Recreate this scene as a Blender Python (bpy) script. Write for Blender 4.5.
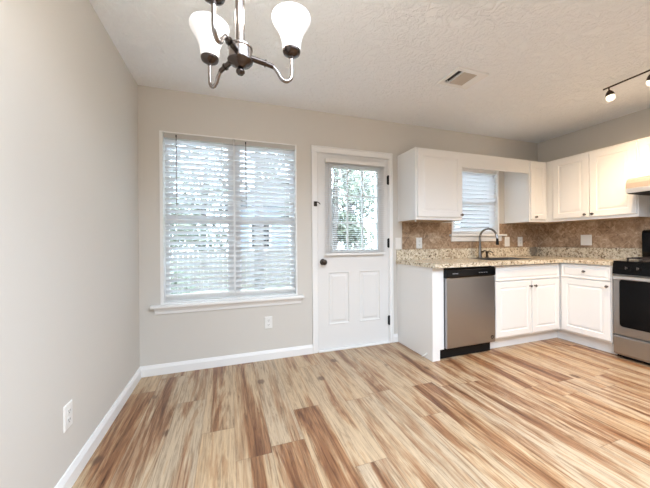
import bpy, bmesh, math, random
from mathutils import Vector, Matrix
random.seed(7)
for o in list(bpy.data.objects): bpy.data.objects.remove(o)
SC = bpy.context.scene; COL = SC.collection; PI = math.pi
# ------------------------------------------------------------------ camera
F_PX = 290.7752
CAMP = (0.7058, -2.8334, 1.1301); YAW = 0.3348; PITCH = -0.0009; ROLL = -0.0075
cd = bpy.data.cameras.new('camera'); cam = bpy.data.objects.new('camera', cd); COL.objects.link(cam)
cam.location = CAMP
cam.rotation_mode = 'XYZ'
cam.matrix_world = (Matrix.Translation(CAMP) @ Matrix.Rotation(-YAW, 4, 'Z') @ Matrix.Rotation(PI/2 + PITCH, 4, 'X')
                    @ Matrix.Rotation(ROLL, 4, 'Z'))
cd.sensor_width = 36; cd.lens = F_PX/650*36
cd.shift_x = -(328.853-325)/650; cd.shift_y = (241.5561-244)/650
cd.clip_start = 0.02
SC.camera = cam
SC.view_settings.view_transform = 'Standard'; SC.view_settings.look = 'None'
SC.view_settings.gamma = 1; SC.view_settings.use_curve_mapping = False
SC.view_settings.exposure = 0.68
# ------------------------------------------------------------------ light
W = bpy.data.worlds.new('sky'); SC.world = W; W.use_nodes = True
bg = W.node_tree.nodes['Background']; bg.inputs[0].default_value = (0.72, 0.88, 1.05, 1); bg.inputs[1].default_value = 10
def area(name, loc, rot, sx, sy, power, color):
    l = bpy.data.lights.new(name, 'AREA'); l.shape = 'RECTANGLE'; l.size = sx; l.size_y = sy
    l.energy = power; l.color = color
    o = bpy.data.objects.new(name, l); COL.objects.link(o); o.location = loc; o.rotation_euler = rot
    return o
sl = bpy.data.lights.new('sun', 'SUN'); sl.energy = 1.5; sl.angle = .02; sl.color = (1, .96, .9)
so = bpy.data.objects.new('sun', sl); COL.objects.link(so); so.rotation_euler = (math.radians(34), 0, math.radians(-18))
gl = area('room_fill', (1.85, -3.15, 2.42), (0, 0, 0), 2.4, 1.6, 108, (0.765, 0.90, 1.07))  # added fill light at ceiling height behind the camera, belongs to no fixture
gl.data.spread = math.radians(160)
def point(name, loc, power, color, r=0.03):
    l = bpy.data.lights.new(name, 'POINT'); l.energy = power; l.color = color; l.shadow_soft_size = r
    o = bpy.data.objects.new(name, l); COL.objects.link(o); o.location = loc
    return o
# ------------------------------------------------------------------ helpers
def link(o): COL.objects.link(o); return o
def NB(): return bmesh.new()
def box(bm, x0, x1, y0, y1, z0, z1, bev=0.0, seg=2):
    x0, x1 = sorted((x0, x1)); y0, y1 = sorted((y0, y1)); z0, z1 = sorted((z0, z1))
    v = [bm.verts.new(p) for p in [(x0,y0,z0),(x1,y0,z0),(x1,y1,z0),(x0,y1,z0),(x0,y0,z1),(x1,y0,z1),(x1,y1,z1),(x0,y1,z1)]]
    fs = [bm.faces.new([v[i] for i in q]) for q in [(0,3,2,1),(4,5,6,7),(0,1,5,4),(1,2,6,5),(2,3,7,6),(3,0,4,7)]]
    if bev > 0:
        es = list({e for f in fs for e in f.edges})
        bmesh.ops.bevel(bm, geom=es, offset=bev, segments=seg, affect='EDGES', profile=0.5)
def prism(bm, pts, axis, a0, a1):
    """extrude a 2-D outline along an axis; pts are the other two coordinates in xyz order"""
    def P(p, a):
        if axis == 'x': return (a, p[0], p[1])
        if axis == 'y': return (p[0], a, p[1])
        return (p[0], p[1], a)
    A = [bm.verts.new(P(p, a0)) for p in pts]; B = [bm.verts.new(P(p, a1)) for p in pts]
    n = len(pts)
    bm.faces.new(A); bm.faces.new(B[::-1])
    for i in range(n): bm.faces.new([A[i], B[i], B[(i+1) % n], A[(i+1) % n]])
def lathe(bm, prof, origin=(0,0,0), axis=(0,0,1), n=24, close=False):
    """prof: list of (radius, height) along the axis"""
    ax = Vector(axis).normalized(); q = Vector((0,0,1)).rotation_difference(ax); o = Vector(origin)
    rings = []
    for r, h in prof:
        if r < 1e-6: rings.append([bm.verts.new(o + q @ Vector((0,0,h)))])
        else: rings.append([bm.verts.new(o + q @ Vector((r*math.cos(2*PI*i/n), r*math.sin(2*PI*i/n), h))) for i in range(n)])
    for a, b in zip(rings, rings[1:]):
        for i in range(n):
            j = (i+1) % n
            if len(a) == 1 and len(b) == 1: break
            if len(a) == 1: bm.faces.new([a[0], b[i], b[j]])
            elif len(b) == 1: bm.faces.new([a[i], a[j], b[0]])
            else: bm.faces.new([a[i], a[j], b[j], b[i]])
def tube(bm, pts, r, n=10):
    pts = [Vector(p) for p in pts]; m = len(pts)
    rad = r if isinstance(r, (list, tuple)) else [r]*m
    up = None; rings = []
    for i, p in enumerate(pts):
        t = (pts[min(i+1, m-1)] - pts[max(i-1, 0)]).normalized()
        if up is None:
            up = Vector((0,0,1)) if abs(t.z) < 0.9 else Vector((1,0,0))
        s = t.cross(up).normalized(); up = s.cross(t).normalized()
        rings.append([bm.verts.new(p + rad[i]*(math.cos(2*PI*k/n)*s + math.sin(2*PI*k/n)*up)) for k in range(n)])
    for a, b in zip(rings, rings[1:]):
        for k in range(n): bm.faces.new([a[k], a[(k+1) % n], b[(k+1) % n], b[k]])
    bm.faces.new(rings[0][::-1]); bm.faces.new(rings[-1])
def smooth_path(pts, k=6):
    pts = [Vector(p) for p in pts]; out = []
    P = [pts[0]] + pts + [pts[-1]]
    for i in range(1, len(P)-2):
        for j in range(k):
            t = j/k
            a, b, c, d = P[i-1], P[i], P[i+1], P[i+2]
            out.append(0.5*((2*b) + (c-a)*t + (2*a-5*b+4*c-d)*t*t + (3*b-a-3*c+d)*t**3))
    out.append(pts[-1]); return out
def loops(bm, rect, steps, M=lambda u, d, v: (u, d, v)):
    """concentric rectangular loops: steps of (inset, depth); filled in the middle"""
    u0, u1, v0, v1 = rect; rings = []
    for ins, d in steps:
        a, b, c, e = u0+ins, u1-ins, v0+ins, v1-ins
        rings.append([bm.verts.new(M(*p)) for p in ((a,d,c),(b,d,c),(b,d,e),(a,d,e))])
    for A, B in zip(rings, rings[1:]):
        for i in range(4): bm.faces.new([A[i], A[(i+1) % 4], B[(i+1) % 4], B[i]])
    bm.faces.new(rings[-1])
def obj(name, bm, mat, parent=None, smooth=False, xf=None):
    if xf is not None: bmesh.ops.transform(bm, matrix=xf, verts=bm.verts[:])
    bmesh.ops.recalc_face_normals(bm, faces=bm.faces[:])
    me = bpy.data.meshes.new(name); bm.to_mesh(me); bm.free()
    if mat: me.materials.append(mat)
    if smooth:
        for p in me.polygons: p.use_smooth = True
        try: me.set_sharp_from_angle(angle=math.radians(38))
        except Exception: pass
    o = bpy.data.objects.new(name, me); link(o)
    if parent: 
        o.parent = parent
        o.matrix_parent_inverse = parent.matrix_basis.inverted()
    return o
def tag(o, label, cat, group=None):
    o['label'] = label; o['category'] = cat
    if group: o['group'] = group
    return o
def thing(name, label, cat, loc=(0,0,0), group=None):
    o = bpy.data.objects.new(name, None); link(o); o.location = loc; o.empty_display_size = .05
    return tag(o, label, cat, group)
def struct(o, label=None, cat=None):
    o['kind'] = 'structure'
    if label: o['label'] = label
    if cat: o['category'] = cat
    return o
def sroot(name, loc, label, cat):
    o = bpy.data.objects.new(name, None); link(o); o.location = loc; return struct(o, label, cat)
# ------------------------------------------------------------------ materials
def mat(name, color=(.8,.8,.8), rough=.5, metal=0., **k):
    m = bpy.data.materials.new(name); m.use_nodes = True; b = m.node_tree.nodes['Principled BSDF']
    b.inputs['Base Color'].default_value = (*color, 1); b.inputs['Roughness'].default_value = rough; b.inputs['Metallic'].default_value = metal
    for kk, v in k.items(): b.inputs[kk.replace('_', ' ')].default_value = v
    return m
def nodes(m): return m.node_tree.nodes, m.node_tree.links, m.node_tree.nodes['Principled BSDF']
def mapping(m, scale=(1,1,1), rot=(0,0,0), loc=(0,0,0)):
    N, L, _ = nodes(m); tc = N.new('ShaderNodeTexCoord'); mp = N.new('ShaderNodeMapping')
    mp.inputs['Scale'].default_value = scale; mp.inputs['Rotation'].default_value = rot; mp.inputs['Location'].default_value = loc
    L.new(tc.outputs['Object'], mp.inputs['Vector']); return mp.outputs[0]
def noise(m, vec, scale, detail=3, rough=.5, dist=0):
    N, L, _ = nodes(m); n = N.new('ShaderNodeTexNoise'); L.new(vec, n.inputs['Vector'])
    n.inputs['Scale'].default_value = scale; n.inputs['Detail'].default_value = detail; n.inputs['Roughness'].default_value = rough
    n.inputs['Distortion'].default_value = dist; return n.outputs[0]
def ramp(m, fac, stops, interp='LINEAR'):
    N, L, _ = nodes(m); r = N.new('ShaderNodeValToRGB'); e = r.color_ramp.elements; r.color_ramp.interpolation = interp
    e[0].position = stops[0][0]; e[0].color = (*stops[0][1], 1)
    e[1].position = stops[-1][0]; e[1].color = (*stops[-1][1], 1)
    for p, c in stops[1:-1]:
        x = e.new(p); x.color = (*c, 1)
    L.new(fac, r.inputs[0]); return r.outputs[0]
def mix(m, fac, a, b, mode='MIX'):
    N, L, _ = nodes(m); x = N.new('ShaderNodeMix'); x.data_type = 'RGBA'; x.blend_type = mode
    if isinstance(fac, (int, float)): x.inputs[0].default_value = fac
    else: L.new(fac, x.inputs[0])
    for s, v in ((6, a), (7, b)):
        if isinstance(v, tuple): x.inputs[s].default_value = (*v, 1)
        else: L.new(v, x.inputs[s])
    return x.outputs[2]
def math_(m, op, a, b=None):
    N, L, _ = nodes(m); x = N.new('ShaderNodeMath'); x.operation = op
    for s, v in ((0, a), (1, b)):
        if v is None: continue
        if isinstance(v, (int, float)): x.inputs[s].default_value = v
        else: L.new(v, x.inputs[s])
    return x.outputs[0]
def bump(m, h, strength=.2, dist=.01):
    N, L, b = nodes(m); x = N.new('ShaderNodeBump'); x.inputs['Strength'].default_value = strength; x.inputs['Distance'].default_value = dist
    L.new(h, x.inputs['Height']); L.new(x.outputs[0], b.inputs['Normal'])
def base(m, c): N, L, b = nodes(m); L.new(c, b.inputs['Base Color'])

M = {}
m = M['wall'] = mat('wall_paint', (.67,.64,.59), .75); v = mapping(m); bump(m, noise(m, v, 260, 2), .05, .002)
m = M['ceil'] = mat('ceiling_texture', (.93,.95,.97), .9); v = mapping(m)
n1 = noise(m, v, 16, 6, .65, 1.2)
bump(m, ramp(m, n1, [(.42,(0,0,0)),(.60,(1,1,1))]), .6, .012)
M['white'] = mat('white_trim_paint', (.87,.865,.85), .35)
M['cab'] = mat('white_cabinet_paint', (.87,.865,.85), .32)
M['doorw'] = mat('door_paint', (.80,.79,.77), .4)
M['cabin'] = mat('cabinet_underside', (.42,.30,.19), .7)
M['plate'] = mat('white_plastic', (.84,.83,.80), .3)
M['railgrey'] = mat('grey_head_rail', (.52,.50,.47), .4)
M['dark'] = mat('dark_slot', (.02,.02,.02), .6)
M['black'] = mat('black_gloss', (.004,.004,.0045), .18, Specular_IOR_Level=.22)
M['blackm'] = mat('black_matte', (.008,.008,.008), .5, Specular_IOR_Level=.2)
M['iron'] = mat('cast_iron', (.03,.022,.02), .6)
M['bronze'] = mat('brushed_dark_nickel', (.085,.068,.06), .24, 1)
M['nickel'] = mat('brushed_nickel', (.27,.24,.225), .2, 1)
M['chrome'] = mat('chrome', (.30,.295,.29), .2, 1)
M['oil'] = mat('oil_rubbed_bronze', (.06,.045,.035), .35, .9)
M['silver'] = mat('satin_silver', (.78,.78,.79), .28, .8)
m = M['steel'] = mat('brushed_stainless', (.40,.395,.395), .34, 1.); v = mapping(m, (3, 3, 260)); n1 = noise(m, v, 3, 3)
N_, L_, b_ = nodes(m); L_.new(ramp(m, n1, [(.3,(.31,.31,.31)),(.7,(.36,.36,.36))]), b_.inputs['Roughness'])
M['hood'] = mat('hood_enamel', (.34,.285,.24), .35)
m = M['slat'] = mat('blind_slat', (.86,.86,.86), .45); N_, L_, b_ = nodes(m)
tr = N_.new('ShaderNodeBsdfTranslucent'); tr.inputs[0].default_value = (.9,.92,.95,1); mx = N_.new('ShaderNodeMixShader'); mx.inputs[0].default_value = .36
L_.new(b_.outputs[0], mx.inputs[1]); L_.new(tr.outputs[0], mx.inputs[2]); L_.new(mx.outputs[0], N_['Material Output'].inputs[0])
m = M['glass'] = bpy.data.materials.new('window_glass'); m.use_nodes = True; N_ = m.node_tree.nodes; L_ = m.node_tree.links; N_.clear()
out = N_.new('ShaderNodeOutputMaterial'); t = N_.new('ShaderNodeBsdfTransparent'); g = N_.new('ShaderNodeBsdfGlossy'); g.inputs['Roughness'].default_value = .02
t.inputs[0].default_value = (.96,.98,.98,1)
fr = N_.new('ShaderNodeFresnel'); fr.inputs[0].default_value = 1.45; mx = N_.new('ShaderNodeMixShader')
L_.new(fr.outputs[0], mx.inputs[0]); L_.new(t.outputs[0], mx.inputs[1]); L_.new(g.outputs[0], mx.inputs[2]); L_.new(mx.outputs[0], out.inputs[0])
def glow(name, col, strength, base_c=(.9,.9,.9)):
    m = mat(name, base_c, .35); b = m.node_tree.nodes['Principled BSDF']
    b.inputs['Emission Color'].default_value = (*col, 1); b.inputs['Emission Strength'].default_value = strength; return m
M['shade'] = glow('frosted_glass_shade', (1,.99,.97), .16)
M['bulb'] = glow('lit_bulb', (1,.93,.82), 2.5)
M['trackglass'] = glow('lit_track_glass', (1,.86,.62), 1.2)

# floor planks: run along Y, 0.187 m wide, each plank its own tone
m = M['floor'] = mat('oak_planks', (.5,.35,.2), .36)
N_, L_, b_ = nodes(m); tc = N_.new('ShaderNodeTexCoord'); sp = N_.new('ShaderNodeSeparateXYZ'); L_.new(tc.outputs['Object'], sp.inputs[0])
PWID = .187
cx_ = math_(m, 'DIVIDE', math_(m, 'ADD', sp.outputs[0], .011), PWID); ci = math_(m, 'FLOOR', cx_); cf = math_(m, 'FRACT', cx_)
wn = N_.new('ShaderNodeTexWhiteNoise'); wn.noise_dimensions = '1D'; L_.new(ci, wn.inputs['W'])
yy = math_(m, 'ADD', math_(m, 'DIVIDE', sp.outputs[1], 1.22), math_(m, 'MULTIPLY', wn.outputs[0], 7.3)); ri = math_(m, 'FLOOR', yy); rf = math_(m, 'FRACT', yy)
cmb = N_.new('ShaderNodeCombineXYZ'); L_.new(ci, cmb.inputs[0]); L_.new(ri, cmb.inputs[1])
wn2 = N_.new('ShaderNodeTexWhiteNoise'); wn2.noise_dimensions = '3D'; L_.new(cmb.outputs[0], wn2.inputs['Vector'])
rnd = wn2.outputs[0]
# per-plank shifted coordinates for the grain
off = N_.new('ShaderNodeVectorMath'); off.operation = 'MULTIPLY_ADD'
L_.new(wn2.outputs[1], off.inputs[0]); off.inputs[1].default_value = (9, 23, 5); L_.new(tc.outputs['Object'], off.inputs[2])
def mp(scale):
    x = N_.new('ShaderNodeMapping'); x.inputs['Scale'].default_value = scale; L_.new(off.outputs[0], x.inputs[0]); return x.outputs[0]
broad = noise(m, mp((8, .75, 1)), 1.0, 5, .62, 1.1)
fine = noise(m, mp((62, 3.2, 1)), 1.0, 6, .75, 1.0)
streak = noise(m, mp((34, 2.0, 1)), 1.0, 5, .6, 1.5)
ctr = math_(m, 'ABSOLUTE', math_(m, 'SUBTRACT', cf, .5))
tone = math_(m, 'ADD', math_(m, 'ADD', math_(m, 'MULTIPLY', rnd, .14), math_(m, 'MULTIPLY', ctr, .24)), math_(m, 'ADD', math_(m, 'MULTIPLY', broad, 1.22), math_(m, 'MULTIPLY', streak, .42)))
colr = ramp(m, tone, [(.64,(.085,.036,.017)),(.76,(.185,.082,.038)),(.85,(.285,.150,.076)),(.93,(.38,.245,.142)),(.985,(.44,.32,.20)),(1.0,(.47,.355,.235))])
hue = ramp(m, wn2.outputs[0], [(0,(1.0,.97,.92)),(.3,(1.0,.93,.84)),(.6,(.97,.99,1.02)),(1,(1.03,.96,.86))])
colr = mix(m, 1, colr, hue, 'MULTIPLY')
colr = mix(m, .8, colr, ramp(m, fine, [(.34,(.38,.31,.25)),(.50,(1,.99,.98)),(.68,(1.3,1.28,1.24))]), 'MULTIPLY')
# knots
vo = N_.new('ShaderNodeTexVoronoi'); L_.new(mp((3.4, 2.4, 1)), vo.inputs['Vector']); vo.inputs['Scale'].default_value = 1.0
kn = ramp(m, math_(m, 'ADD', vo.outputs['Distance'], math_(m, 'MULTIPLY', streak, .10)), [(.12,(1,1,1)),(.17,(0,0,0))])
colr = mix(m, math_(m, 'MULTIPLY', kn, .75), colr, (.10,.045,.022))
# seams
ex = math_(m, 'MULTIPLY', math_(m, 'MINIMUM', cf, math_(m, 'SUBTRACT', 1, cf)), PWID)
ey = math_(m, 'MULTIPLY', math_(m, 'MINIMUM', rf, math_(m, 'SUBTRACT', 1, rf)), 1.22)
ed = math_(m, 'MINIMUM', ex, ey)
seam = ramp(m, ed, [(.0004,(1,1,1)),(.0022,(0,0,0))])
colr = mix(m, math_(m, 'MULTIPLY', seam, .45), colr, (.14,.08,.045)); base(m, colr)
bump(m, mix(m, .85, fine, math_(m, 'SUBTRACT', 1, seam)), .12, .002)

# granite
m = M['granite'] = mat('speckled_granite', (.6,.5,.4), .16); N_, L_, b_ = nodes(m); v = mapping(m)
g1 = noise(m, v, 42, 6, .7, .6); g2 = noise(m, v, 9, 3); g3 = noise(m, v, 95, 4, .7); 
c = ramp(m, g1, [(.30,(.03,.022,.018)),(.385,(.10,.06,.035)),(.45,(.60,.50,.35)),(.54,(.80,.72,.57)),(.72,(.86,.82,.72))])
c = mix(m, ramp(m, g3, [(.56,(0,0,0)),(.66,(.85,.85,.85))]), c, (.28,.17,.09))
c = mix(m, math_(m, 'MULTIPLY', ramp(m, g2, [(.52,(0,0,0)),(.7,(1,1,1))]), .5), c, (.34,.22,.13), 'MIX')
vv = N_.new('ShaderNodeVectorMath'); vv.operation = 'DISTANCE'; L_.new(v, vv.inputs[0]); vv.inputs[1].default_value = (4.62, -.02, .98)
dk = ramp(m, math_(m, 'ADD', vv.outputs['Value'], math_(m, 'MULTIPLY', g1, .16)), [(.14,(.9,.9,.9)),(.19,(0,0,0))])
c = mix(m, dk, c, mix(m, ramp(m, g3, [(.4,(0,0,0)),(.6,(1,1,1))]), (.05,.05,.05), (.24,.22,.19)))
base(m, c)
# travertine tiles laid on the diagonal
def travertine(name, axis):
    m = mat(name, (.5,.35,.24), .5); N_, L_, b_ = nodes(m)
    tc = N_.new('ShaderNodeTexCoord'); sp = N_.new('ShaderNodeSeparateXYZ'); L_.new(tc.outputs['Object'], sp.inputs[0])
    h = sp.outputs[0 if axis == 'x' else 1]; z = sp.outputs[2]; S = .104
    a = math_(m, 'DIVIDE', math_(m, 'MULTIPLY', math_(m, 'ADD', h, z), .7071), S); b = math_(m, 'DIVIDE', math_(m, 'MULTIPLY', math_(m, 'SUBTRACT', h, z), .7071), S)
    ca = math_(m, 'FLOOR', a); cb = math_(m, 'FLOOR', b); fa = math_(m, 'FRACT', a); fb = math_(m, 'FRACT', b)
    cm = N_.new('ShaderNodeCombineXYZ'); L_.new(ca, cm.inputs[0]); L_.new(cb, cm.inputs[1])
    w = N_.new('ShaderNodeTexWhiteNoise'); L_.new(cm.outputs[0], w.inputs['Vector'])
    of = N_.new('ShaderNodeVectorMath'); of.operation = 'MULTIPLY_ADD'; L_.new(w.outputs[1], of.inputs[0]); of.inputs[1].default_value = (5,5,5); L_.new(tc.outputs['Object'], of.inputs[2])
    n1 = noise(m, of.outputs[0], 14, 5, .65, 1.6); n2 = noise(m, of.outputs[0], 60, 4, .6)
    t = math_(m, 'ADD', math_(m, 'MULTIPLY', w.outputs[0], .12), math_(m, 'MULTIPLY', n1, 1.1))
    c = ramp(m, t, [(.34,(.13,.078,.047)),(.48,(.27,.175,.108)),(.62,(.40,.275,.18)),(.76,(.54,.41,.29)),(.9,(.68,.57,.43))])
    c = mix(m, ramp(m, n2, [(.60,(0,0,0)),(.72,(.7,.7,.7))]), c, (.25,.15,.09))
    e = math_(m, 'MINIMUM', math_(m, 'MINIMUM', fa, math_(m, 'SUBTRACT', 1, fa)), math_(m, 'MINIMUM', fb, math_(m, 'SUBTRACT', 1, fb)))
    g = ramp(m, e, [(.012,(1,1,1)),(.03,(0,0,0))])
    c = mix(m, math_(m, 'MULTIPLY', g, .22), c, (.60,.50,.38)); base(m, c); bump(m, math_(m, 'SUBTRACT', 1, g), .3, .003)
    return m
M['tile_x'] = travertine('travertine_back', 'x'); M['tile_y'] = travertine('travertine_side', 'y')
# outdoors
m = M['grass'] = mat('lawn', (.2,.25,.08), .9); v = mapping(m); c = ramp(m, noise(m, v, 1.1, 6, .7), [(.35,(.05,.065,.03)),(.5,(.11,.12,.06)),(.62,(.24,.22,.17))]); base(m, c)
m = M['bark'] = mat('tree_bark', (.16,.13,.11), .9); v = mapping(m, (1,1,.25)); c = ramp(m, noise(m, v, 18, 5), [(.35,(.04,.035,.03)),(.65,(.12,.10,.09))]); base(m, c)
m = M['leaf'] = mat('tree_leaves', (.16,.26,.07), .6); v = mapping(m); c = ramp(m, noise(m, v, 2.5, 3), [(.35,(.035,.042,.028)),(.65,(.13,.145,.095))]); base(m, c)
m = M['siding'] = mat('grey_siding', (.16,.19,.24), .7)
N_, L_, b_ = nodes(m); v = mapping(m); wv = N_.new('ShaderNodeTexWave'); wv.bands_direction = 'Z'; wv.inputs['Scale'].default_value = 2.2; L_.new(v, wv.inputs[0]); bump(m, wv.outputs[0], .6, .02)
M['roof'] = mat('shingles', (.13,.12,.12), .9); M['fence'] = mat('fence_wood', (.16,.14,.12), .85)

# ------------------------------------------------------------------ room shell
H = 2.456; R = 4.74; REAR = -5.9; T = .14
W1 = (.159, 1.356, .598, 2.092)      # dining window opening
D1 = (1.556, 2.405, 0, 2.05)         # door opening
W2 = (3.262, 4.018, 1.205, 2.03)     # window over the sink
bm = NB(); box(bm, -T, R+T, REAR-T, T, -.06, 0); struct(obj('floor', bm, M['floor']))
bm = NB(); box(bm, -T, R+T, REAR-T, T, H, H+.08); struct(obj('ceiling', bm, M['ceil']))
bm = NB(); box(bm, -T, 0, REAR-T, T, 0, H); struct(obj('wall_left', bm, M['wall']))
bm = NB(); box(bm, R, R+T, REAR-T, T, 0, H); struct(obj('wall_right', bm, M['wall']))
def wall_with_holes(y0, y1, x0, x1, holes):
    bm = NB(); x = x0
    for (a, b, c, d) in holes:
        box(bm, x, a, y0, y1, 0, H)
        if c > 0: box(bm, a, b, y0, y1, 0, c)
        if d < H: box(bm, a, b, y0, y1, d, H)
        x = b
    box(bm, x, x1, y0, y1, 0, H); return bm
struct(obj('wall_back', wall_with_holes(0, T, 0, R, [W1, D1, W2]), M['wall']))
struct(obj('wall_rear', wall_with_holes(REAR-T, REAR, 0, R, []), M['wall']))
# baseboards (stepped profile)
def baseboard_profile(s=1): return [(0,0),(-.016*s,0),(-.016*s,.062),(-.010*s,.078),(-.006*s,.088),(0,.088)]
bm = NB(); prism(bm, baseboard_profile(), 'x', 0.0, 1.508); struct(obj('baseboard_back', bm, M['white']))
bm = NB(); prism(bm, [(-p[0], p[1]) for p in baseboard_profile()], 'y', REAR, 0); struct(obj('baseboard_left', bm, M['white']))
bm = NB(); prism(bm, baseboard_profile(), 'x', 2.444, 2.498); struct(obj('trim_2', bm, M['white']))

# door casing
bm = NB()
def casing(bm, x0, x1, zt, w=.062):
    for a, b in ((x0, x0+.055), (x1-.043, x1)):
        box(bm, a, b, -.014, 0, 0, zt-w, .003); 
    box(bm, x0, x1, -.014, 0, zt-w, zt, .003)
    o = .012
    box(bm, x0-.001, x0+o, -.02, 0, 0, zt+.001, .003); box(bm, x1-o, x1+.001, -.02, 0, 0, zt+.001, .003); box(bm, x0, x1, -.02, 0, zt-o, zt+.001, .003)
casing(bm, 1.510, 2.4405, 2.10)
struct(obj('trim_1', bm, M['white']))
# ------------------------------------------------------------------ door_1
SX0, SX1 = 1.572, 2.389; SY0, SY1 = .004, .046
d = sroot('door_1', ((SX0+SX1)/2, .02, 0), 'white panelled outside door with nine-pane blind-covered window', 'door')
bm = NB(); GL = (1.700, 2.285, 1.008, 1.925); PZ0, PZ1 = .262, .815; P1 = (1.682, 1.925); P2 = (2.035, 2.292)
for a, b, c, e in ((SX0, P1[0], .02, 2.032), (P2[1], SX1, .02, 2.032), (P1[0], P2[1], .02, PZ0), (P1[0], P2[1], PZ1, GL[2]), (P1[0], P2[1], GL[3], 2.032),
                   (P1[1], P2[0], PZ0, PZ1), (P1[0], GL[0], GL[2], GL[3]), (GL[1], P2[1], GL[2], GL[3])):
    box(bm, a, b, SY0, SY1, c, e)
for (a, b) in (P1, P2):
    loops(bm, (a, b, PZ0, PZ1), [(0, SY0), (.010, SY0-.004), (.020, SY0+.009), (.034, SY0+.009), (.052, SY0+.001)])
slab = obj('door_slab', bm, M['doorw'], d)
bm = NB()
gx0, gx1, gz0, gz1 = GL
for a, b, c, e in ((gx0-.006, gx0+.030, gz0-.006, gz1+.006), (gx1-.030, gx1+.006, gz0-.006, gz1+.006), (gx0+.03, gx1-.03, gz0-.006, gz0+.030), (gx0+.03, gx1-.03, gz1-.030, gz1+.006)):
    box(bm, a, b, -.006, .055, c, e, .003)
ix0, ix1, iz0, iz1 = gx0+.03, gx1-.03, gz0+.03, gz1-.03
for k in (1, 2):
    x = ix0+(ix1-ix0)*k/3; z = iz0+(iz1-iz0)*k/3
    box(bm, x-.009, x+.009, .008, .022, iz0, iz1); box(bm, ix0, ix1, .0085, .0215, z-.009, z+.009)
obj('window_frame', bm, M['white'], d)
bm = NB(); box(bm, ix0, ix1, .024, .028, iz0, iz1); obj('glass', bm, M['glass'], d)
# knob
bm = NB(); kx, kz = 1.626, .918
lathe(bm, [(0,0),(.032,0),(.032,.004),(.026,.010),(.013,.012),(.012,.030),(.020,.036),(.028,.046),(.029,.056),(.024,.066),(.012,.071),(0,.072)], (kx, SY0, kz), (0,-1,0), 28)
obj('door_knob', bm, M['oil'], d, True)
for hz in (1.803, 1.106, .251):
    bm = NB(); tube(bm, [(2.390, -.008, hz-.048), (2.390, -.008, hz+.048)], .0105, 12); box(bm, 2.379, 2.389, -.0005, .003, hz-.044, hz+.044)
    lathe(bm, [(0,0),(.0085,0),(.0085,.003),(0,.006)], (2.390,-.008,hz+.048), (0,0,1), 12); lathe(bm, [(0,0),(.0085,0),(.0085,.003),(0,.006)], (2.390,-.008,hz-.048), (0,0,-1), 12)
    obj('hinge', bm, M['blackm'], d)
# jamb + threshold
bm = NB()
for a, b, c, e in ((1.556, 1.570, 0, 2.05), (2.391, 2.405, 0, 2.05), (1.57, 2.391, 2.035, 2.05)): box(bm, a, b, .0, T, c, e)
box(bm, 1.57, 1.582, .048, .075, .02, 2.035); box(bm, 2.379, 2.391, .048, .075, .02, 2.035)
struct(obj('trim_3', bm, M['white']))
bm = NB(); box(bm, 1.57, 2.391, -.022, T, 0, .018, .003); struct(obj('trim_4', bm, M['white']))
# door chain latch on the casing
t = thing('door_latch', 'small dark metal swing latch on the left door casing', 'latch', (1.545, -.014, 1.51))
bm = NB(); box(bm, 1.528, 1.562, -.020, -.014, 1.485, 1.535, .003); obj('latch_plate', bm, M['oil'], t)
bm = NB(); tube(bm, smooth_path([(1.545,-.020,1.525),(1.552,-.036,1.527),(1.575,-.040,1.518),(1.590,-.034,1.505)]), .0045, 8); tube(bm, [(1.545,-.018,1.496),(1.545,-.040,1.496)], .006, 10)
lathe(bm, [(0,0),(.009,.002),(.010,.008),(.006,.014),(0,.015)], (1.545,-.036,1.496), (0,-1,0), 14); obj('swing_bar', bm, M['bronze'], t, True)

# ------------------------------------------------------------------ window_1
def sash(bm, x0, x1, z0, z1, y0, y1, w=.035):
    box(bm, x0, x0+w, y0, y1, z0, z1); box(bm, x1-w, x1, y0, y1, z0, z1); box(bm, x0+w, x1-w, y0, y1, z0, z0+w); box(bm, x0+w, x1-w, y0, y1, z1-w, z1)
w = sroot('window_1', (.757, .07, .6), 'wide twin double-hung window with white sill in the dining corner', 'window')
a, b, c, e = W1; mid = .768
bm = NB(); box(bm, a-.002, a+.024, -.004, T, c, e, .002); box(bm, b-.012, b+.002, -.002, T, c, e, .002); box(bm, a+.024, b-.012, .0, T, e-.010, e); box(bm, mid-.024, mid+.024, .066, T, c, e-.01)
obj('window_frame', bm, M['white'], w)
for (p, q) in ((a+.024, mid-.024), (mid+.024, b-.012)):
    bm = NB(); sash(bm, p, q, 1.322, e-.010, .105, .130); obj('upper_sash', bm, M['white'], w)
    bm = NB(); sash(bm, p, q, c+.012, 1.357, .075, .100); obj('lower_sash', bm, M['white'], w)
    bm = NB(); box(bm, p+.03, q-.03, .116, .119, 1.35, e-.04); box(bm, p+.03, q-.03, .086, .089, c+.04, 1.33); obj('glass', bm, M['glass'], w)
bm = NB(); prism(bm, [(T-.005, c), (-.048, c), (-.054, c-.006), (-.054, c-.020), (-.048, c-.026), (T-.005, c-.026)], 'x', .084, 1.420)
for vtx in bm.verts:
    if vtx.co.y > 0: vtx.co.x = min(max(vtx.co.x, a), b)
ob = None
bm.free(); bm = NB(); box(bm, a, b, 0, T, c, c+.012); box(bm, .088, 1.416, -.054, 0, c-.026, c+.001, .006, 3); obj('window_sill', bm, M['white'], w)
bm = NB(); prism(bm, [(0, c-.026), (-.034, c-.026), (-.030, c-.040), (-.016, c-.060), (-.012, c-.082), (0, c-.086)], 'x', .115, 1.392); obj('apron', bm, M['white'], w)

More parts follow.
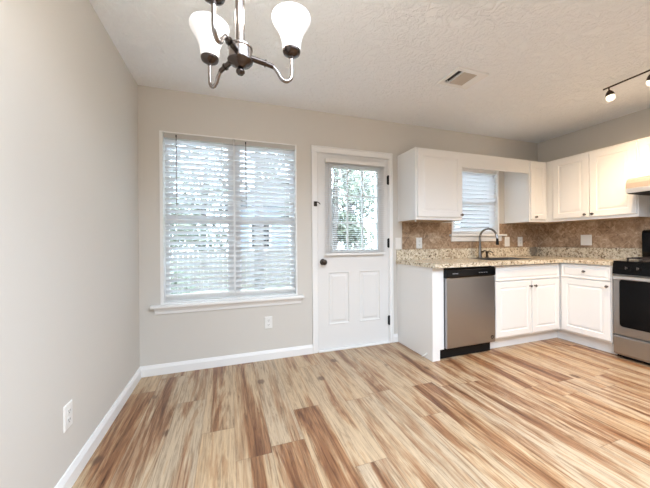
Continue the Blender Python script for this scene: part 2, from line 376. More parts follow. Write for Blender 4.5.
# ------------------------------------------------------------------ blinds
def slat_stack(bm, x0, x1, y, z0, z1, pitch, depth, tilt, th=.0026, camber=.003):
    n = int((z1-z0)/pitch); pitch = (z1-z0)/n; ct, st = math.cos(tilt), math.sin(tilt)
    for i in range(n):
        z = z1 - (i+.5)*pitch
        up, lo = [], []
        for k in range(5):
            s = -depth/2 + depth*k/4; cz = camber*(1-(2*s/depth)**2)
            up.append((y + s*ct - (cz+th/2)*st*0, z + s*st + cz + th/2)); lo.append((y + s*ct, z + s*st + cz - th/2))
        prism(bm, up + lo[::-1], 'x', x0, x1)
def blind(name, label, x0, x1, y, ztop, zbot, pitch, depth, tilt, head=(.045,.05), wand=None, group=None, nl=3, slack=.012, brail=.018, wandlen=.6, headmat='white'):
    t = thing(name, label, 'window blind', ((x0+x1)/2, y, ztop), group)
    bm = NB(); box(bm, x0-.004, x1+.004, y-head[1]/2-.004, y+head[1]/2, ztop-head[0], ztop, .003); obj('head_rail', bm, M[headmat], t)
    bm = NB(); slat_stack(bm, x0, x1, y, zbot+brail+.004, ztop-head[0]-.002, pitch, depth, tilt, th=.0026 if depth > .03 else .0012, camber=.003 if depth > .03 else .0015); obj('slats', bm, M['slat'], t)
    bm = NB(); box(bm, x0, x1, y-depth/2, y+depth/2, zbot, zbot+brail, .003); obj('bottom_rail', bm, M['white'], t)
    for k in range(nl):
        x = x0 + (x1-x0)*((k+.5)/nl if nl > 2 else (.16+.68*k)); yy = y-depth/2-.002
        bm = NB(); tube(bm, [(x, y+depth/2, zbot-.001), (x, yy, zbot-.001), (x, yy, ztop-head[0]+.002), (x, yy+.01, ztop-head[0]+.002)], .0012, 5)
        obj('ladder_cord', bm, M['plate'], t)
    if wand is not None:
        bm = NB(); yw = y-head[1]/2-.012
        tube(bm, [(wand, yw, ztop-.03), (wand, yw-.004, ztop-.03-wandlen)], .0038, 8); obj('tilt_wand', bm, M['nickel'], t)
        bm = NB(); tube(bm, [(wand, yw+.010, ztop-.018), (wand, yw-.002, ztop-.018), (wand, yw-.002, ztop-.036)], .005, 8); obj('wand_hook', bm, M['blackm'], t)
    return t
TL = math.radians(-36)
blind('window_blind', 'left white slatted blind of the wide dining window', .193, .760, .034, 2.082, .655, .0455, .05, TL, wand=.288, nl=3, headmat='railgrey')
blind('window_blind', 'right white slatted blind of the wide dining window', .775, 1.340, .034, 2.082, .650, .0455, .05, TL, wand=.872, nl=3, headmat='railgrey')
blind('window_blind', 'white slatted blind in the window over the sink', 3.285, 3.995, .034, 2.022, 1.222, .050, .052, math.radians(-52), nl=2)
blind('door_blind', 'white mini blind hanging over the door window', 1.648, 2.325, -.032, 1.975, .985, .0205, .025, math.radians(4), head=(.042,.034), nl=2, brail=.022, headmat='doorw')

# ------------------------------------------------------------------ window_2 (over the sink)
w = sroot('window_2', (3.64, .07, 1.2), 'small window above the sink with a white sill', 'window')
a, b, c, e = W2
bm = NB(); box(bm, a-.002, a+.020, -.012, T, c, e, .002); box(bm, b-.020, b+.002, -.012, T, c, e, .002); box(bm, a+.02, b-.02, -.004, T, e-.008, e); obj('window_frame', bm, M['white'], w)
bm = NB(); sash(bm, a+.02, b-.02, 1.60, e-.008, .105, .130); obj('upper_sash', bm, M['white'], w)
bm = NB(); sash(bm, a+.02, b-.02, c+.01, 1.635, .075, .100); obj('lower_sash', bm, M['white'], w)
bm = NB(); box(bm, a+.05, b-.05, .116, .119, 1.63, e-.04); box(bm, a+.05, b-.05, .086, .089, c+.04, 1.605); obj('glass', bm, M['glass'], w)
bm = NB(); box(bm, a, b, 0, T, c-.002, c+.010); box(bm, 3.222, 4.105, -.055, 0, c-.024, c, .005, 3); obj('window_sill', bm, M['white'], w)
bm = NB(); prism(bm, [(0, c-.024), (-.026, c-.024), (-.024, c-.04), (-.020, c-.086), (0, c-.088)], 'x', 3.245, 4.045); obj('apron', bm, M['white'], w)

# ------------------------------------------------------------------ kitchen
FY = -.595; FX = 4.222; UY = -.33; UX = 4.418; UZ0, UZ1 = 1.345, 2.083
def door_panel(bm, w, h, th=.019, groove=.055, arch=False):
    """raised-panel door in local coords: x 0..w, z 0..h, face towards -Y at y=-th, back y=0"""
    b = .003
    loops(bm, (0, w, 0, h), [(0, 0), (0, -th+b), (b, -th), (groove, -th), (groove+.005, -th+.006), (groove+.012, -th+.006), (groove+.030, -th+.001)])
    vs = [bm.verts.new(p) for p in ((0,0,0),(w,0,0),(w,0,h),(0,0,h))]; bm.faces.new(vs)
    bmesh.ops.remove_doubles(bm, verts=bm.verts[:], dist=1e-5)
def knob_bm(p, n, r=.014):
    bm = NB(); lathe(bm, [(0,0),(.009,0),(.009,.002),(.005,.004),(.005,.013),(r*.85,.016),(r,.021),(r*.8,.026),(0,.028)], p, n, 18); return bm
# face = 'back' : fronts look to -Y ; 'right' : fronts look to -X
def front(name, parent, face, plane, h0, h1, z0, z1, groove, knob=None, gap=0.0, th=.019):
    bm = NB(); door_panel(bm, abs(h1-h0), z1-z0, th, groove)
    if face == 'back': xf = Matrix.Translation((min(h0,h1), plane, z0))
    else: xf = Matrix.Translation((plane, max(h0,h1), z0)) @ Matrix.Rotation(-PI/2, 4, 'Z')
    o = obj(name, bm, M['cab'], parent, xf=xf)
    if knob:
        p = (knob[0], plane-th, knob[1]) if face == 'back' else (plane-th, knob[0], knob[1])
        obj('knob', knob_bm(p, (0,-1,0) if face == 'back' else (-1,0,0)), M['nickel'], o, True)
    return o
def carcass(name, parent, x0, x1, y0, y1, z0, z1, under=None):
    bm = NB(); box(bm, x0, x1, y0, y1, z0, z1, .0015, 1); o = obj(name, bm, M['cab'], parent)
    if under:
        bm = NB(); box(bm, *under, z0-.002, z0+.004); u = obj('bottom_board', bm, M['cabin'], parent)
    return o
# upper cabinet beside the door
t = thing('wall_cabinet', 'white wall cabinet with one raised-panel door beside the outside door', 'cabinet', (2.81, -.165, UZ0))
carcass('body', t, 2.514, 3.107, UY, 0, UZ0, UZ1, (2.53, 3.09, UY+.02, -.01))
front('cabinet_door', t, 'back', UY, 2.530, 3.098, 1.375, 2.062, .060, (3.078, 1.403))
bm = NB(); box(bm, 2.535, 2.545, -.30, -.285, 1.325, 1.343, .002); obj('rubber_bumper', bm, M['plate'], t)
# valance over the sink window
bm = NB(); box(bm, 3.107, 4.1215, UY, UY+.019, 1.925, UZ1, .002)
tag(obj('valance', bm, M['cab']), 'plain white valance board spanning above the sink window', 'valance')
# narrow upper cabinet in the corner
t = thing('wall_cabinet', 'narrow white corner wall cabinet right of the sink window', 'cabinet', (4.3, -.165, UZ0))
carcass('body', t, 4.122, R-.001, UY, 0, UZ0, UZ1, (4.15, R-.01, UY+.02, -.01))
front('cabinet_door', t, 'back', UY, 4.134, 4.395, 1.375, 2.062, .055, (4.200, 1.403))
# double upper cabinet on the right wall
t = thing('wall_cabinet', 'white double-door wall cabinet on the right wall left of the range hood', 'cabinet', (4.58, -.76, UZ0))
carcass('body', t, UX, R-.001, -1.183, UY-.001, UZ0, UZ1, (UX+.02, R-.01, -1.17, UY-.01))
front('cabinet_door', t, 'right', UX, -.420, -.785, 1.375, 2.062, .060, (-.752, 1.403))
front('cabinet_door', t, 'right', UX, -.793, -1.174, 1.375, 2.062, .060, (-.822, 1.403))
# short cabinet over the hood
t = thing('wall_cabinet', 'short white wall cabinet above the range hood', 'cabinet', (4.58, -1.57, 1.70))
carcass('body', t, UX, R-.001, -1.95, -1.184, 1.700, UZ1)
front('cabinet_door', t, 'right', UX, -1.195, -1.562, 1.715, 2.062, .055, (-1.535, 1.735))
front('cabinet_door', t, 'right', UX, -1.572, -1.940, 1.715, 2.062, .055, (-1.60, 1.735))
# hood
t = thing('range_hood', 'pale under-cabinet range hood above the stove', 'range hood', (4.45, -1.57, 1.55))
prof = [(R-.001, 1.560), (4.215, 1.560), (4.205, 1.598), (4.208, 1.645), (4.222, 1.675), (4.255, 1.692), (4.31, 1.699), (R-.001, 1.699)]
bm = NB(); prism(bm, prof, 'y', -1.95, -1.186); obj('hood_shell', bm, M['hood'], t)
bm = NB(); box(bm, 4.202, 4.214, -1.951, -1.185, 1.553, 1.597, .003); box(bm, 4.214, R-.001, -1.1865, -1.1845, 1.553, 1.565); obj('front_lip', bm, M['silver'], t)
bm = NB(); box(bm, 4.225, R-.01, -1.94, -1.196, 1.548, 1.559); obj('grease_filter', bm, M['blackm'], t)

# base: end panel and filler
t = thing('end_panel', 'white cabinet end panel and narrow filler between door and dishwasher', 'cabinet panel', (2.55, -.3, 0))
bm = NB(); prism(bm, [(0,0),(0,.876),(FY,.876),(FY,.10),(FY+.002,.10),(FY+.002,0)], 'x', 2.500, 2.520); obj('side_panel', bm, M['cab'], t)
bm = NB(); box(bm, 2.521, 2.629, FY, FY+.019, .10, .876, .001, 1); obj('filler', bm, M['cab'], t)
bm = NB(); box(bm, 2.521, 2.585, FY+.004, FY+.05, .0, .0995); obj('toe_block', bm, M['cab'], t)
t = thing('door_stop', 'small white spring door stop on the end panel near the floor', 'door stop', (2.5, -.515, .05))
bm = NB(); lathe(bm, [(0,0),(.010,0),(.010,.004),(0,.005)], (2.4995,-.505,.045), (-1,0,0), 12)
pts = [(2.496-.0012*k, -.505-.0004*k+.006*math.cos(k*1.3), .045-.0002*k+.006*math.sin(k*1.3)) for k in range(38)]
tube(bm, pts, .0018, 6); obj('spring', bm, M['plate'], t)
bm = NB(); lathe(bm, [(0,0),(.008,0),(.008,.012),(0,.014)], (2.449,-.52,.038), (-1,0,0), 12); obj('rubber_tip', bm, M['silver'], t)
# dishwasher
t = thing('dishwasher', 'stainless dishwasher with black control strip under the counter', 'dishwasher', (2.91, -.3, 0))
DX0, DX1 = 2.633, 3.233
bm = NB(); box(bm, DX0, DX1, -.585, -.02, .10, .868); obj('tub', bm, M['blackm'], t)
bm = NB(); prism(bm, [(-.585,.112),(-.622,.112),(-.628,.12),(-.630,.45),(-.628,.765),(-.622,.771),(-.585,.771)], 'x', DX0+.003, DX1-.003); obj('door', bm, M['steel'], t)
bm = NB(); prism(bm, [(-.586,.775),(-.625,.775),(-.634,.790),(-.634,.845),(-.626,.862),(-.586,.864)], 'x', DX0, DX1); cp = obj('control_panel', bm, M['black'], t)
M['print'] = mat('grey_print', (.35,.35,.36), .4)
for p, q in [(2.70, 2.765)] + [(3.02+.03*k, 3.036+.03*k) for k in range(4)]:
    bm = NB(); box(bm, p, q, -.6350, -.6335, .812, .817); obj('control_mark', bm, M['print'], cp)
bm = NB(); lathe(bm, [(.013,0),(.018,0),(.018,.0015),(.013,.0015),(.013,0)], (3.190,-.6297,.165), (0,-1,0), 24); box(bm, 3.184, 3.196, -.631, -.629, .163, .167); obj('badge', bm, M['bronze'], t)
bm = NB(); box(bm, 2.590, DX1+.0, -.565, -.535, 0.002, .098, .002); obj('kick_plate', bm, M['blackm'], t)
# sink base
t = thing('sink_cabinet', 'white base cabinet under the sink with two doors and false drawer front', 'cabinet', (3.72, -.3, 0))
bm = NB(); box(bm, 3.2365, R-.001, FY, -.001, .12, .60); box(bm, 3.2365, R-.001, FY, FY+.02, .60, .8755); box(bm, 3.2365, 3.252, FY+.02, -.001, .6, .8755); box(bm, 4.2, R-.001, FY+.02, -.001, .6, .8755)
obj('body', bm, M['cab'], t)
bm = NB(); box(bm, 3.2365, FX+.068, FY+.068, FY+.085, 0, .1195); obj('toe_kick', bm, M['cab'], t)
front('false_drawer_front', t, 'back', FY, 3.262, 4.196, .712, .862, .012)
front('cabinet_door', t, 'back', FY, 3.262, 3.762, .138, .696, .055, (3.738, .640))
front('cabinet_door', t, 'back', FY, 3.778, 4.196, .138, .696, .055, (3.806, .640))
# right run base
t = thing('base_cabinet', 'white base cabinet with a drawer over one door left of the range', 'cabinet', (4.48, -.85, 0))
bm = NB(); box(bm, FX, R-.001, -1.074, FY-.001, .12, .8755, .001, 1); obj('body', bm, M['cab'], t)
bm = NB(); box(bm, FX+.068, FX+.085, -1.074, FY+.067, 0, .1195); obj('toe_kick', bm, M['cab'], t)
front('drawer', t, 'right', FX, -.628, -1.066, .722, .862, .012, (-.852, .797))
front('cabinet_door', t, 'right', FX, -.628, -1.066, .138, .706, .055, (-1.045, .668))
# countertop with sink cut-out
t = thing('countertop', 'speckled beige granite countertop running round the corner', 'countertop', (3.6, -.3, .876))
bm = NB(); Z0, Z1 = .8765, .914; CYF, CXF = -.655, 4.188; SK = (3.36, 4.00, -.50, -.155)
for a, b, c, e in ((2.484, SK[0], CYF, -.0005), (SK[1], R-.0005, CYF, -.0005), (SK[0], SK[1], CYF, SK[2]), (SK[0], SK[1], SK[3], -.0005), (CXF, R-.0005, -1.073, CYF)):
    box(bm, a, b, c, e, Z0, Z1)
obj('slab', bm, M['granite'], t)
bm = NB(); box(bm, 2.49, R-.0005, -.0205, -.0005, Z1, 1.030, .002, 1); box(bm, R-.0205, R-.0005, -1.085, -.021, Z1, 1.030, .002, 1); obj('backsplash_strip', bm, M['granite'], t)
# tile
t = thing('tile_backsplash', 'mottled brown travertine tile band above the granite counter', 'backsplash', (3.6, -.005, 1.03))
bm = NB()
for a, b, c, e in ((2.568, 3.258, 1.0305, UZ0-.003), (3.258, 4.022, 1.0305, 1.115), (4.022, R-.0005, 1.0305, UZ0-.003)): box(bm, a, b, -.0085, -.0005, c, e)
obj('back_tiles', bm, M['tile_x'], t)
bm = NB(); box(bm, R-.0085, R-.0005, -1.083, -.009, 1.0305, UZ0-.003); box(bm, R-.0085, R-.0005, -1.183, -1.086, .90, UZ0-.003); box(bm, R-.0085, R-.0005, -1.96, -1.184, .90, 1.545); obj('side_tiles', bm, M['tile_y'], t)
# sink
t = thing('sink', 'stainless steel sink set into the granite counter', 'sink', (3.68, -.33, .7))
bm = NB(); a, b, c, e = SK; s = .003
box(bm, a+s, b-s, c+s, e-s, .700, .704); box(bm, a+s, a+s+.004, c+s, e-s, .704, .9155); box(bm, b-s-.004, b-s, c+s, e-s, .704, .9155); box(bm, a+s+.004, b-s-.004, c+s, c+s+.004, .704, .9155); box(bm, a+s+.004, b-s-.004, e-s-.004, e-s, .704, .9155)
obj('basin', bm, M['steel'], t)
bm = NB(); lathe(bm, [(0,0),(.04,0),(.045,.004),(.03,.006),(0,.003)], (3.68,-.33,.7045), (0,0,1), 24); obj('drain', bm, M['chrome'], t, True)
# faucet
t = thing('faucet', 'tall gooseneck pull-down faucet behind the sink', 'faucet', (3.594, -.105, .914))
fx, fy = 3.594, -.105
bm = NB(); lathe(bm, [(0,0),(.028,0),(.028,.006),(.022,.012),(.0195,.05),(.017,.11),(.0135,.15),(.0125,.16),(0,.16)], (fx, fy, .9145), (0,0,1), 24); obj('base', bm, M['chrome'], t, True)
bm = NB(); pts = [(fx, fy, 1.06), (fx, fy, 1.158)]
for k in range(0, 13):
    an = PI*k/12; pts.append((fx, fy-.118+.118*math.cos(an), 1.158+.106*math.sin(an)))
pts += [(fx, fy-.240, 1.145)]
tube(bm, pts, .0115, 14); obj('spout', bm, M['chrome'], t, True)
bm = NB(); lathe(bm, [(0,0),(.012,0),(.0135,.02),(.016,.055),(.0165,.072),(.013,.075),(0,.075)], (fx, fy-.240, 1.150), (0,-.06,-1), 18); obj('spray_head', bm, M['blackm'], t, True)
bm = NB(); tube(bm, [(fx+.012, fy, .985), (fx+.04, fy-.004, .99)], .012, 12); tube(bm, smooth_path([(fx+.036, fy-.004, .99), (fx+.075, fy-.010, 1.000), (fx+.115, fy-.02, .975)]), [.009]*6+[.006]*7, 10); obj('lever', bm, M['oil'], t, True)
t = thing('soap_dispenser', 'small dark deck dispenser beside the faucet', 'soap dispenser', (3.70, -.10, .914))
bm = NB(); lathe(bm, [(0,0),(.022,0),(.022,.006),(.014,.012),(.012,.05),(.016,.055),(.016,.075),(0,.078)], (3.71,-.10,.9145), (0,0,1), 18); obj('pump_body', bm, M['oil'], t, True)
bm = NB(); tube(bm, smooth_path([(3.71,-.10,.985),(3.72,-.13,.995),(3.735,-.165,.975)]), .006, 8); obj('nozzle', bm, M['oil'], t, True)

# ------------------------------------------------------------------ range
t = thing('range', 'stainless gas range with black control panel and oven window', 'range', (4.47, -1.46, 0))
RY0, RY1 = -1.853, -1.094; RX = 4.225
bm = NB(); box(bm, RX, 4.70, RY0, RY1, .03, .905, .002, 1); obj('body', bm, M['steel'], t)
bm = NB(); box(bm, RX-.03, 4.70, RY0, RY1, .9055, .925, .004); obj('cooktop', bm, M['black'], t)
bm = NB(); prism(bm, [(RX-.001,.795),(RX-.038,.80),(RX-.038,.845),(RX-.030,.905),(RX-.001,.905)], 'y', RY0, RY1); cp = obj('control_panel', bm, M['black'], t)
for ky in (-1.205, -1.285, -1.46, -1.635, -1.715):
    bm = NB(); lathe(bm, [(0,0),(.012,0),(.012,.006),(.011,.010),(.009,.022),(0,.024)], (RX-.038, ky, .862), (-1,0,.05), 20); box(bm, RX-.070, RX-.05, ky-.003, ky+.003, .85, .878); kb = obj('burner_knob', bm, M['nickel'], t, True)
# oven door: steel frame with a rounded black window
bm = NB(); z0, z1, y0, y1 = .232, .785, RY0+.004, RY1-.004
def rrect(a0, a1, b0, b1, r, n=6):
    out = []
    for cx, cy, s in ((a1-r, b1-r, 0), (a0+r, b1-r, PI/2), (a0+r, b0+r, PI), (a1-r, b0+r, 1.5*PI)):
        for k in range(n+1): out.append((cx+r*math.cos(s+PI/2*k/n), cy+r*math.sin(s+PI/2*k/n)))
    return out
O = rrect(y0, y1, z0, z1, .006); I = rrect(y0+.045, y1-.045, z0+.075, z1-.030, .03)
vo_ = [bm.verts.new((RX-.036, *p)) for p in O]; vi = [bm.verts.new((RX-.036, *p)) for p in I]; vib = [bm.verts.new((RX-.030, *p)) for p in I]; vob = [bm.verts.new((RX-.002, *p)) for p in O]
n = len(O)
for i in range(n):
    j = (i+1) % n
    bm.faces.new([vo_[i], vo_[j], vi[j], vi[i]]); bm.faces.new([vi[i], vi[j], vib[j], vib[i]]); bm.faces.new([vo_[i], vo_[j], vob[j], vob[i]])
bm.faces.new(vib); bm.faces.new(vob[::-1]); dr = obj('oven_door', bm, M['steel'], t)
bm = NB(); prism(bm, rrect(y0+.046, y1-.046, z0+.076, z1-.031, .03), 'x', RX-.0345, RX-.0302); obj('oven_window', bm, M['black'], dr)
bm = NB(); prism(bm, [(RX-.062,.752),(RX-.074,.760),(RX-.074,.776),(RX-.062,.783),(RX-.056,.776),(RX-.056,.76)], 'y', RY0+.02, RY1-.02)
for yb in (RY0+.05, RY1-.05): box(bm, RX-.060, RX-.035, yb-.012, yb+.012, .760, .776, .002)
obj('handle', bm, M['silver'], dr)
bm = NB(); prism(bm, [(RX-.001,.045),(RX-.028,.045),(RX-.034,.055),(RX-.034,.205),(RX-.028,.218),(RX-.001,.218)], 'y', RY0+.004, RY1-.004); obj('storage_drawer', bm, M['steel'], t)
bm = NB(); box(bm, RX+.01, RX+.03, RY0+.01, RY1-.01, .012, .045); obj('kick_plate', bm, M['blackm'], t)
for (xx, yy) in ((RX+.05, RY1-.05), (RX+.05, RY0+.05), (4.66, RY1-.05), (4.66, RY0+.05)):
    bm = NB(); lathe(bm, [(0,0),(.018,0),(.018,.008),(.008,.012),(.008,.035),(0,.035)], (xx, yy, 0), (0,0,1), 14); obj('foot', bm, M['blackm'], t)
bm = NB(); prism(bm, [(4.702,.90),(4.652,.926),(4.640,1.00),(4.640,1.19),(4.652,1.212),(4.68,1.222),(4.702,1.222)], 'y', RY0, RY1-.012); obj('backguard', bm, M['black'], t)
for cy in (-1.265, -1.46, -1.65):
    bm = NB(); a0, a1, b0, b1 = RX+.01, 4.60, cy-.088, cy+.088
    for (p, q, r_, s_) in ((a0,a1,b0,b0+.012),(a0,a1,b1-.012,b1),(a0,a0+.012,b0,b1),(a1-.012,a1,b0,b1),(a0,a1,cy-.006,cy+.006),((a0+a1)/2-.006,(a0+a1)/2+.006,b0,b1)): box(bm, p, q, r_, s_, .945, .957)
    for p in (a0, a1-.012):
        for q in (b0, b1-.012): box(bm, p, p+.012, q, q+.012, .925, .946)
    obj('grate', bm, M['iron'], t)
    if cy != -1.46:
        for bx in (RX+.11, 4.50):
            bm = NB(); lathe(bm, [(0,0),(.045,0),(.042,.008),(.03,.012),(0,.014)], (bx, cy, .925), (0,0,1), 20); obj('burner', bm, M['iron'], t)

# ------------------------------------------------------------------ outlets and switches
def plate(name, label, cat, face, c, w=.072, h=.116, kind='duplex', group=None, off=0.0):
    """face 'back' (plate looks -Y), 'left' (looks +X), 'right' (looks -X)"""
    t = thing(name, label, cat, c, group)
    Rm = {'back': Matrix.Identity(4), 'left': Matrix.Rotation(PI/2, 4, 'Z'), 'right': Matrix.Rotation(-PI/2, 4, 'Z')}[face]
    xf = Matrix.Translation(c) @ Rm
    bm = NB(); loops(bm, (-w/2, w/2, -h/2, h/2), [(0, 0), (0, -.003), (.004, -.006)]); obj('cover_plate', bm, M['plate'], t, xf=xf)
    n = 2 if w > .1 else 1
    for k in range(n):
        cx = (k-(n-1)/2)*.046
        if kind == 'duplex':
            for s in (-1, 1):
                bm = NB(); prism(bm, rrect(cx-.015, cx+.015, s*.021-.014, s*.021+.014, .008), 'y', -.0075, -.0055); f = obj('receptacle', bm, M['plate'], t, xf=xf)
                bm = NB()
                for q in (-.0062, .0062): box(bm, cx+q-.0012, cx+q+.0012, -.0080, -.0072, s*.021-.001, s*.021+.008)
                lathe(bm, [(0,0),(.0024,0),(.0024,.0008),(0,.0008)], (cx, -.0072, s*.021-.007), (0,-1,0), 10); obj('slots', bm, M['dark'], f, xf=xf)
        else:
            bm = NB(); prism(bm, [(-.0055,-.033),(-.0085,-.033),(-.0065,0),(-.0105,.033),(-.0055,.033)], 'x', cx-.0165, cx+.0165); obj('rocker', bm, M['plate'], t, xf=xf)
    return t
plate('power_outlet', 'white power outlet under the wide dining window', 'outlet', 'back', (1.071, 0, .353))
plate('power_outlet', 'white power outlet low on the left wall', 'outlet', 'left', (0, -1.165, .332))
plate('light_switch', 'pale switch plate on bare wall just right of the outside door', 'switch', 'back', (2.515, 0, 1.102), .070, .125, 'rocker')
plate('power_outlet', 'white outlet on the tile under the cabinet beside the door', 'outlet', 'back', (2.790, -.009, 1.102), .078, .125, 'duplex')
plate('light_switch', 'white switch on the tile just right of the sink window, nearer the faucet', 'switch', 'back', (4.155, -.009, 1.107), .085, .125, 'rocker')
plate('power_outlet', 'white outlet on the back tile nearest the kitchen corner', 'outlet', 'back', (4.388, -.009, 1.107), .085, .125, 'duplex')
plate('light_switch', 'white double switch plate on the right wall tile', 'switch', 'right', (R-.009, -.575, 1.122), .112, .125, 'rocker')

# ------------------------------------------------------------------ ceiling vent
t = thing('ceiling_vent', 'white square ceiling air vent with louvres', 'vent', (2.525, -.955, H))
x0, x1, y0, y1 = 2.372, 2.678, -1.072, -.838
bm = NB(); zf = H-.015
for a, b, c, e in ((x0, x1, y0, y0+.032), (x0, x1, y1-.032, y1), (x0, x0+.032, y0+.032, y1-.032), (x1-.032, x1, y0+.032, y1-.032)): box(bm, a, b, c, e, zf, H-.0005, .002)
obj('frame', bm, M['white'], t)
bm = NB(); box(bm, x0+.03, x1-.03, y0+.03, y1-.03, H-.002, H-.0005); obj('backing', bm, M['dark'], t)
bm = NB()
for k in range(8):
    xx = x0+.096+k*.0155
    prism(bm, [(xx, H-.003), (xx+.014, H-.013), (xx+.0155, H-.012), (xx+.0015, H-.002)], 'y', y0+.034, y1-.034)
obj('louvres', bm, mat('tan_louvre', (.58,.50,.41), .5), t)
for dx, dw in ((.078, .008), (.222, .052)):
    bm = NB(); box(bm, x0+dx, x0+dx+dw, y0+.032, y1-.032, H-.014, H-.002); obj('divider', bm, M['white'], t)
bm = NB(); tube(bm, [(x0+.055, y1-.05, H-.004), (x0+.05, y1-.062, H-.022)], .003, 8); obj('damper_lever', bm, M['white'], t)

# ------------------------------------------------------------------ chandelier
cs, sn = math.cos(YAW), math.sin(YAW); D = .92
def camw(lat, dep, z): return Vector((CAMP[0]+lat*cs+dep*sn, CAMP[1]-lat*sn+dep*cs, z))
hub = camw(-.2995*D, D, CAMP[2]+.652*D); zs = CAMP[2]+.686*D; RA = .181*D
t = thing('chandelier', 'three-arm brushed nickel chandelier with lit frosted glass shades', 'chandelier', (hub.x, hub.y, H))
bm = NB()
lathe(bm, [(0,-.072),(.008,-.071),(.0135,-.064),(.0135,-.059),(.009,-.053),(.007,-.051),(.015,-.047),(.020,-.042),(.034,-.036),(.039,-.030)], hub, (0,0,1), 28); obj('finial', bm, M['bronze'], t, True)
bm = NB(); lathe(bm, [(.0,-.032),(.039,-.030),(.0395,-.027),(.036,-.026),(.036,.006),(.0385,.009),(.0385,.014),(.032,.020),(.018,.024),(0,.025)], hub, (0,0,1), 32); obj('hub', bm, M['nickel'], t, True)
bm = NB(); tube(bm, [hub+Vector((0,0,.03)), (hub.x, hub.y, H-.03)], .0145, 18); obj('rod', bm, M['nickel'], t, True)
bm = NB(); lathe(bm, [(0,-.032),(.014,-.032),(.03,-.026),(.058,-.010),(.062,0),(0,0)], (hub.x, hub.y, H-.0005), (0,0,1), 32); obj('canopy', bm, M['nickel'], t, True)
for ai, ang in enumerate((22.0, 144.5, -96.5)):
    an = math.radians(ang); dv = Vector((math.cos(an)*cs+math.sin(an)*sn, -math.cos(an)*sn+math.sin(an)*cs, 0))
    def A(r, z): return Vector((hub.x, hub.y, 0)) + dv*r + Vector((0,0,z))
    zh = hub.z-.012
    path = smooth_path([A(.035, zh), A(.075, zh-.006), A(.103, zh-.012), A(.119, zh-.027), A(.130, zh-.044), A(.147, zh-.051), A(RA-.004, zh-.040), A(RA, zh-.018), A(RA, zs-.004)], 5)
    bm = NB(); tube(bm, path, .0062, 12); arm = obj('arm', bm, M['nickel'], t, True)
    bm = NB(); tube(bm, [A(.034, zh), A(.078, zh-.006)], .0088, 14); tube(bm, [A(.076, zh-.006), A(.080, zh-.0065)], .0115, 14); tube(bm, [A(.079, zh-.0065), A(.104, zh-.0115)], .0075, 14); obj('sleeve', bm, M['bronze'], arm, True)
    bm = NB(); lathe(bm, [(0,-.016),(.0065,-.016),(.008,-.008),(.018,-.004),(.027,.002),(.0295,.008),(.0295,.014),(.024,.016),(.020,.022),(0,.022)], A(RA, zs), (0,0,1), 24); obj('socket_cup', bm, M['bronze'], arm, True)
    prof = [(.020,.010),(.0290,.012),(.0305,.018),(.0310,.030),(.0340,.048),(.0400,.066),(.0480,.083),(.0565,.097),(.0625,.107),(.0650,.114),(.0655,.120),(.0640,.124),(.0625,.123),(.0625,.117),(.0600,.109),(.0535,.097),(.0455,.083),(.0375,.066),(.0315,.048),(.0285,.030),(.027,.018)]
    bm = NB(); lathe(bm, prof, A(RA, zs+.002), (0,0,1), 36); obj('lamp_shade', bm, M['shade'], t, True)
    bm = NB(); lathe(bm, [(0,.022),(.010,.024),(.012,.045),(.022,.065),(.024,.08),(.018,.094),(0,.1)], A(RA, zs), (0,0,1), 18); obj('bulb', bm, M['bulb'], t, True)
    point('chandelier_bulb_light', A(RA, zs+.17), 2.3, (1,.96,.90), .04)

# ------------------------------------------------------------------ track light
t = thing('track_light', 'ceiling track light rail with lit glass heads over the kitchen', 'track light', (3.78, -1.8, H))
zr = H-.045; TX = 3.755
tube_pts = [(TX, -1.255, zr), (TX-.05, -2.60, zr)]
def railx(y): return TX + (y+1.255)*.037
bm = NB(); tube(bm, tube_pts, .0065, 10); obj('rail', bm, M['bronze'], t)
for yy in (-1.8, -2.4):
    bm = NB(); tube(bm, [(railx(yy), yy, zr), (railx(yy), yy, H)], .007, 10); obj('standoff', bm, M['bronze'], t)
bm = NB(); lathe(bm, [(0,-.03),(.05,-.028),(.06,0),(0,0)], (railx(-1.95), -1.95, H-.0005), (0,0,1), 24); obj('canopy', bm, M['bronze'], t, True)
for hy, dirv in ((-1.295, (.10,-.12,-1)), (-1.565, (.38,.22,-.9)), (-1.98, (.35,-.2,-1)), (-2.4, (-.2,-.3,-1))):
    p = Vector((railx(hy), hy, zr)); dn = Vector(dirv).normalized()
    bm = NB(); tube(bm, [p, p+Vector((0,0,-.028))], .005, 8); q = p+Vector((0,0,-.026))
    lathe(bm, [(0,0),(.010,.002),(.022,.016),(.029,.034),(.030,.046),(.026,.047),(.020,.03),(0,.02)], q, dn, 22); hd = obj('lamp_head', bm, M['bronze'], t, True)
    bm = NB(); lathe(bm, [(.024,.040),(.028,.050),(.030,.064),(.026,.080),(.016,.090),(0,.093)], q, dn, 22); obj('glass_shade', bm, M['trackglass'], hd, True)
    l = bpy.data.lights.new('track_bulb_light', 'SPOT'); l.energy = 29 if hy > -2 else 18; l.color = (1,.72,.45); l.shadow_soft_size = .03; l.spot_size = math.radians(135); l.spot_blend = .7
    lo = bpy.data.objects.new('track_bulb_light', l); COL.objects.link(lo); lo.location = q+dn*.10; lo.rotation_mode = 'QUATERNION'; lo.rotation_quaternion = Vector((0,0,-1)).rotation_difference(dn)

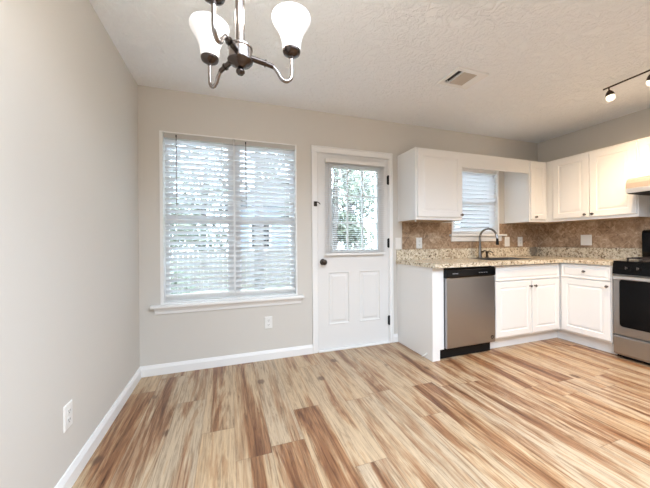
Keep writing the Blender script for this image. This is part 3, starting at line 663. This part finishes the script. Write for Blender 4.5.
# ------------------------------------------------------------------ outdoors
bm = NB(); box(bm, -14, 20, T+.01, 26, -.5, -.35); struct(obj('ground', bm, M['grass']))
def leaf_cloud(bm, c, r, n, size, squash=.8):
    for _ in range(n):
        u = Vector((random.gauss(0,1), random.gauss(0,1), random.gauss(0,1))); u.normalize(); u *= r*random.uniform(.35, 1)**.6
        p = Vector(c)+Vector((u.x, u.y, u.z*squash)); a = Vector((random.uniform(-1,1), random.uniform(-1,1), random.uniform(-1,1))).normalized(); b = a.orthogonal().normalized()
        s = size*random.uniform(.6, 1.3)
        vs = [bm.verts.new(p+a*s), bm.verts.new(p+b*s*.42), bm.verts.new(p-a*s), bm.verts.new(p-b*s*.42)]; bm.faces.new(vs)
def tree(label, x, y, r, h, crown, n=900, size=.09, lean=0):
    t = thing('tree', label, 'tree', (x, y, -.35), 'trees outside the windows')
    bm = NB(); tube(bm, smooth_path([(x, y, -.37), (x+lean*.3, y, h*.3), (x+lean*.6, y+.1, h*.65), (x+lean, y+.1, h)], 4), [r*(1-.045*k) for k in range(13)], 12)
    for k in range(7):
        z = h*random.uniform(.35, .85); a = random.uniform(0, 2*PI); L = random.uniform(.7, 1.7); f = min(z/h, 1)*lean
        tube(bm, smooth_path([(x+f*.8, y+.05, z), (x+f+L*.5*math.cos(a), y+L*.5*math.sin(a), z+.35), (x+f+L*math.cos(a), y+L*math.sin(a), z+.9)], 3), r*.22, 6)
    obj('trunk', bm, M['bark'], t, True)
    bm = NB()
    for (cx, cy, cz, cr) in crown: leaf_cloud(bm, (x+cx, y+cy, cz), cr, n, size)
    obj('foliage', bm, M['leaf'], t)
tree('slim tree trunk seen through the right half of the dining window', 1.35, 3.6, .12, 4.6, [(0,0,3.9,1.0),(.6,.4,2.9,.6)], 500)
tree('leafy tree seen through the left half of the dining window', -1.5, 5.0, .17, 5.2, [(0,0,3.6,1.5),(.9,-.4,1.6,.8)], 700, .10, .4)
tree('leafy tree seen through the top of the door window', 3.6, 5.2, .13, 4.8, [(.2,0,2.9,1.0),(-.9,.2,2.0,.6),(.5,.0,1.4,.4)], 600, .10, .3)
tree('leaning tree behind the fence seen through the door window', 6.5, 9.4, .15, 5.2, [(0,0,3.6,1.2),(-.8,0,2.0,.6)], 700, .12, -1.0)
for q, (tx, ty, lab) in enumerate(((-3.0, 18.8, 'most distant tree seen through the left half of the dining window'), (-.6, 14.0, 'far tree left of the grey house outside'), (7.2, 12.5, 'far tree right of the grey house, behind the door window'), (10.5, 17.8, 'most distant tree seen through the door window'), (13.6, 11.5, 'far tree seen through the window over the sink'))):
    tree(lab, tx, ty, .2, 6.2, [(0,0,5.0,1.9),(1.0,-.5,3.4,1.2),(-1.0,.3,2.8,1.1),(.4,0,1.3,1.2)], 650, .13, .3)
def shrub(label, x, y, r, n=700):
    bm = NB(); leaf_cloud(bm, (x, y, -.35+r*.75), r, n, .06, .75); 
    for k in range(6): tube(bm, [(x, y, -.37), (x+random.uniform(-.5,.5)*r, y+random.uniform(-.5,.5)*r, -.35+r*.9)], .012, 5)
    tag(obj('shrub', bm, M['leaf']), label, 'shrub')
shrub('round shrub outside behind the door window', 3.9, 3.6, .95)
shrub('low shrub outside the left part of the dining window', -.6, 3.4, .8)
h = thing('neighbouring_house', 'blue-grey sided house seen through the dining window blind', 'house', (2.2, 9.5, -.35))
bm = NB(); box(bm, .9, 4.4, 8.6, 12.4, -.37, 2.5); obj('siding', bm, M['siding'], h)
bm = NB(); prism(bm, [(.6, 2.5), (4.7, 2.5), (2.65, 3.7)], 'y', 8.3, 12.7); obj('roof', bm, M['roof'], h)
for wx in (1.5, 3.0):
    bm = NB(); sash(bm, wx, wx+.8, .8, 2.0, 8.54, 8.60, .07); f = obj('window', bm, M['white'], h)
    bm = NB(); box(bm, wx+.07, wx+.73, 8.565, 8.58, .87, 1.93); obj('pane', bm, M['black'], f)
t = thing('garden_fence', 'low wooden fence across the yard behind the windows', 'fence', (0, 7.2, -.35))
bm = NB()
x = -8.0
while x < 12: 
    box(bm, x, x+.13, 7.2, 7.22, -.33, .85 if int(x*7) % 2 else .87); x += .145
obj('pickets', bm, M['fence'], t)
bm = NB()
for z in (-.05, .55): box(bm, -8, 12, 7.22, 7.26, z, z+.08)
obj('rails', bm, M['fence'], t)
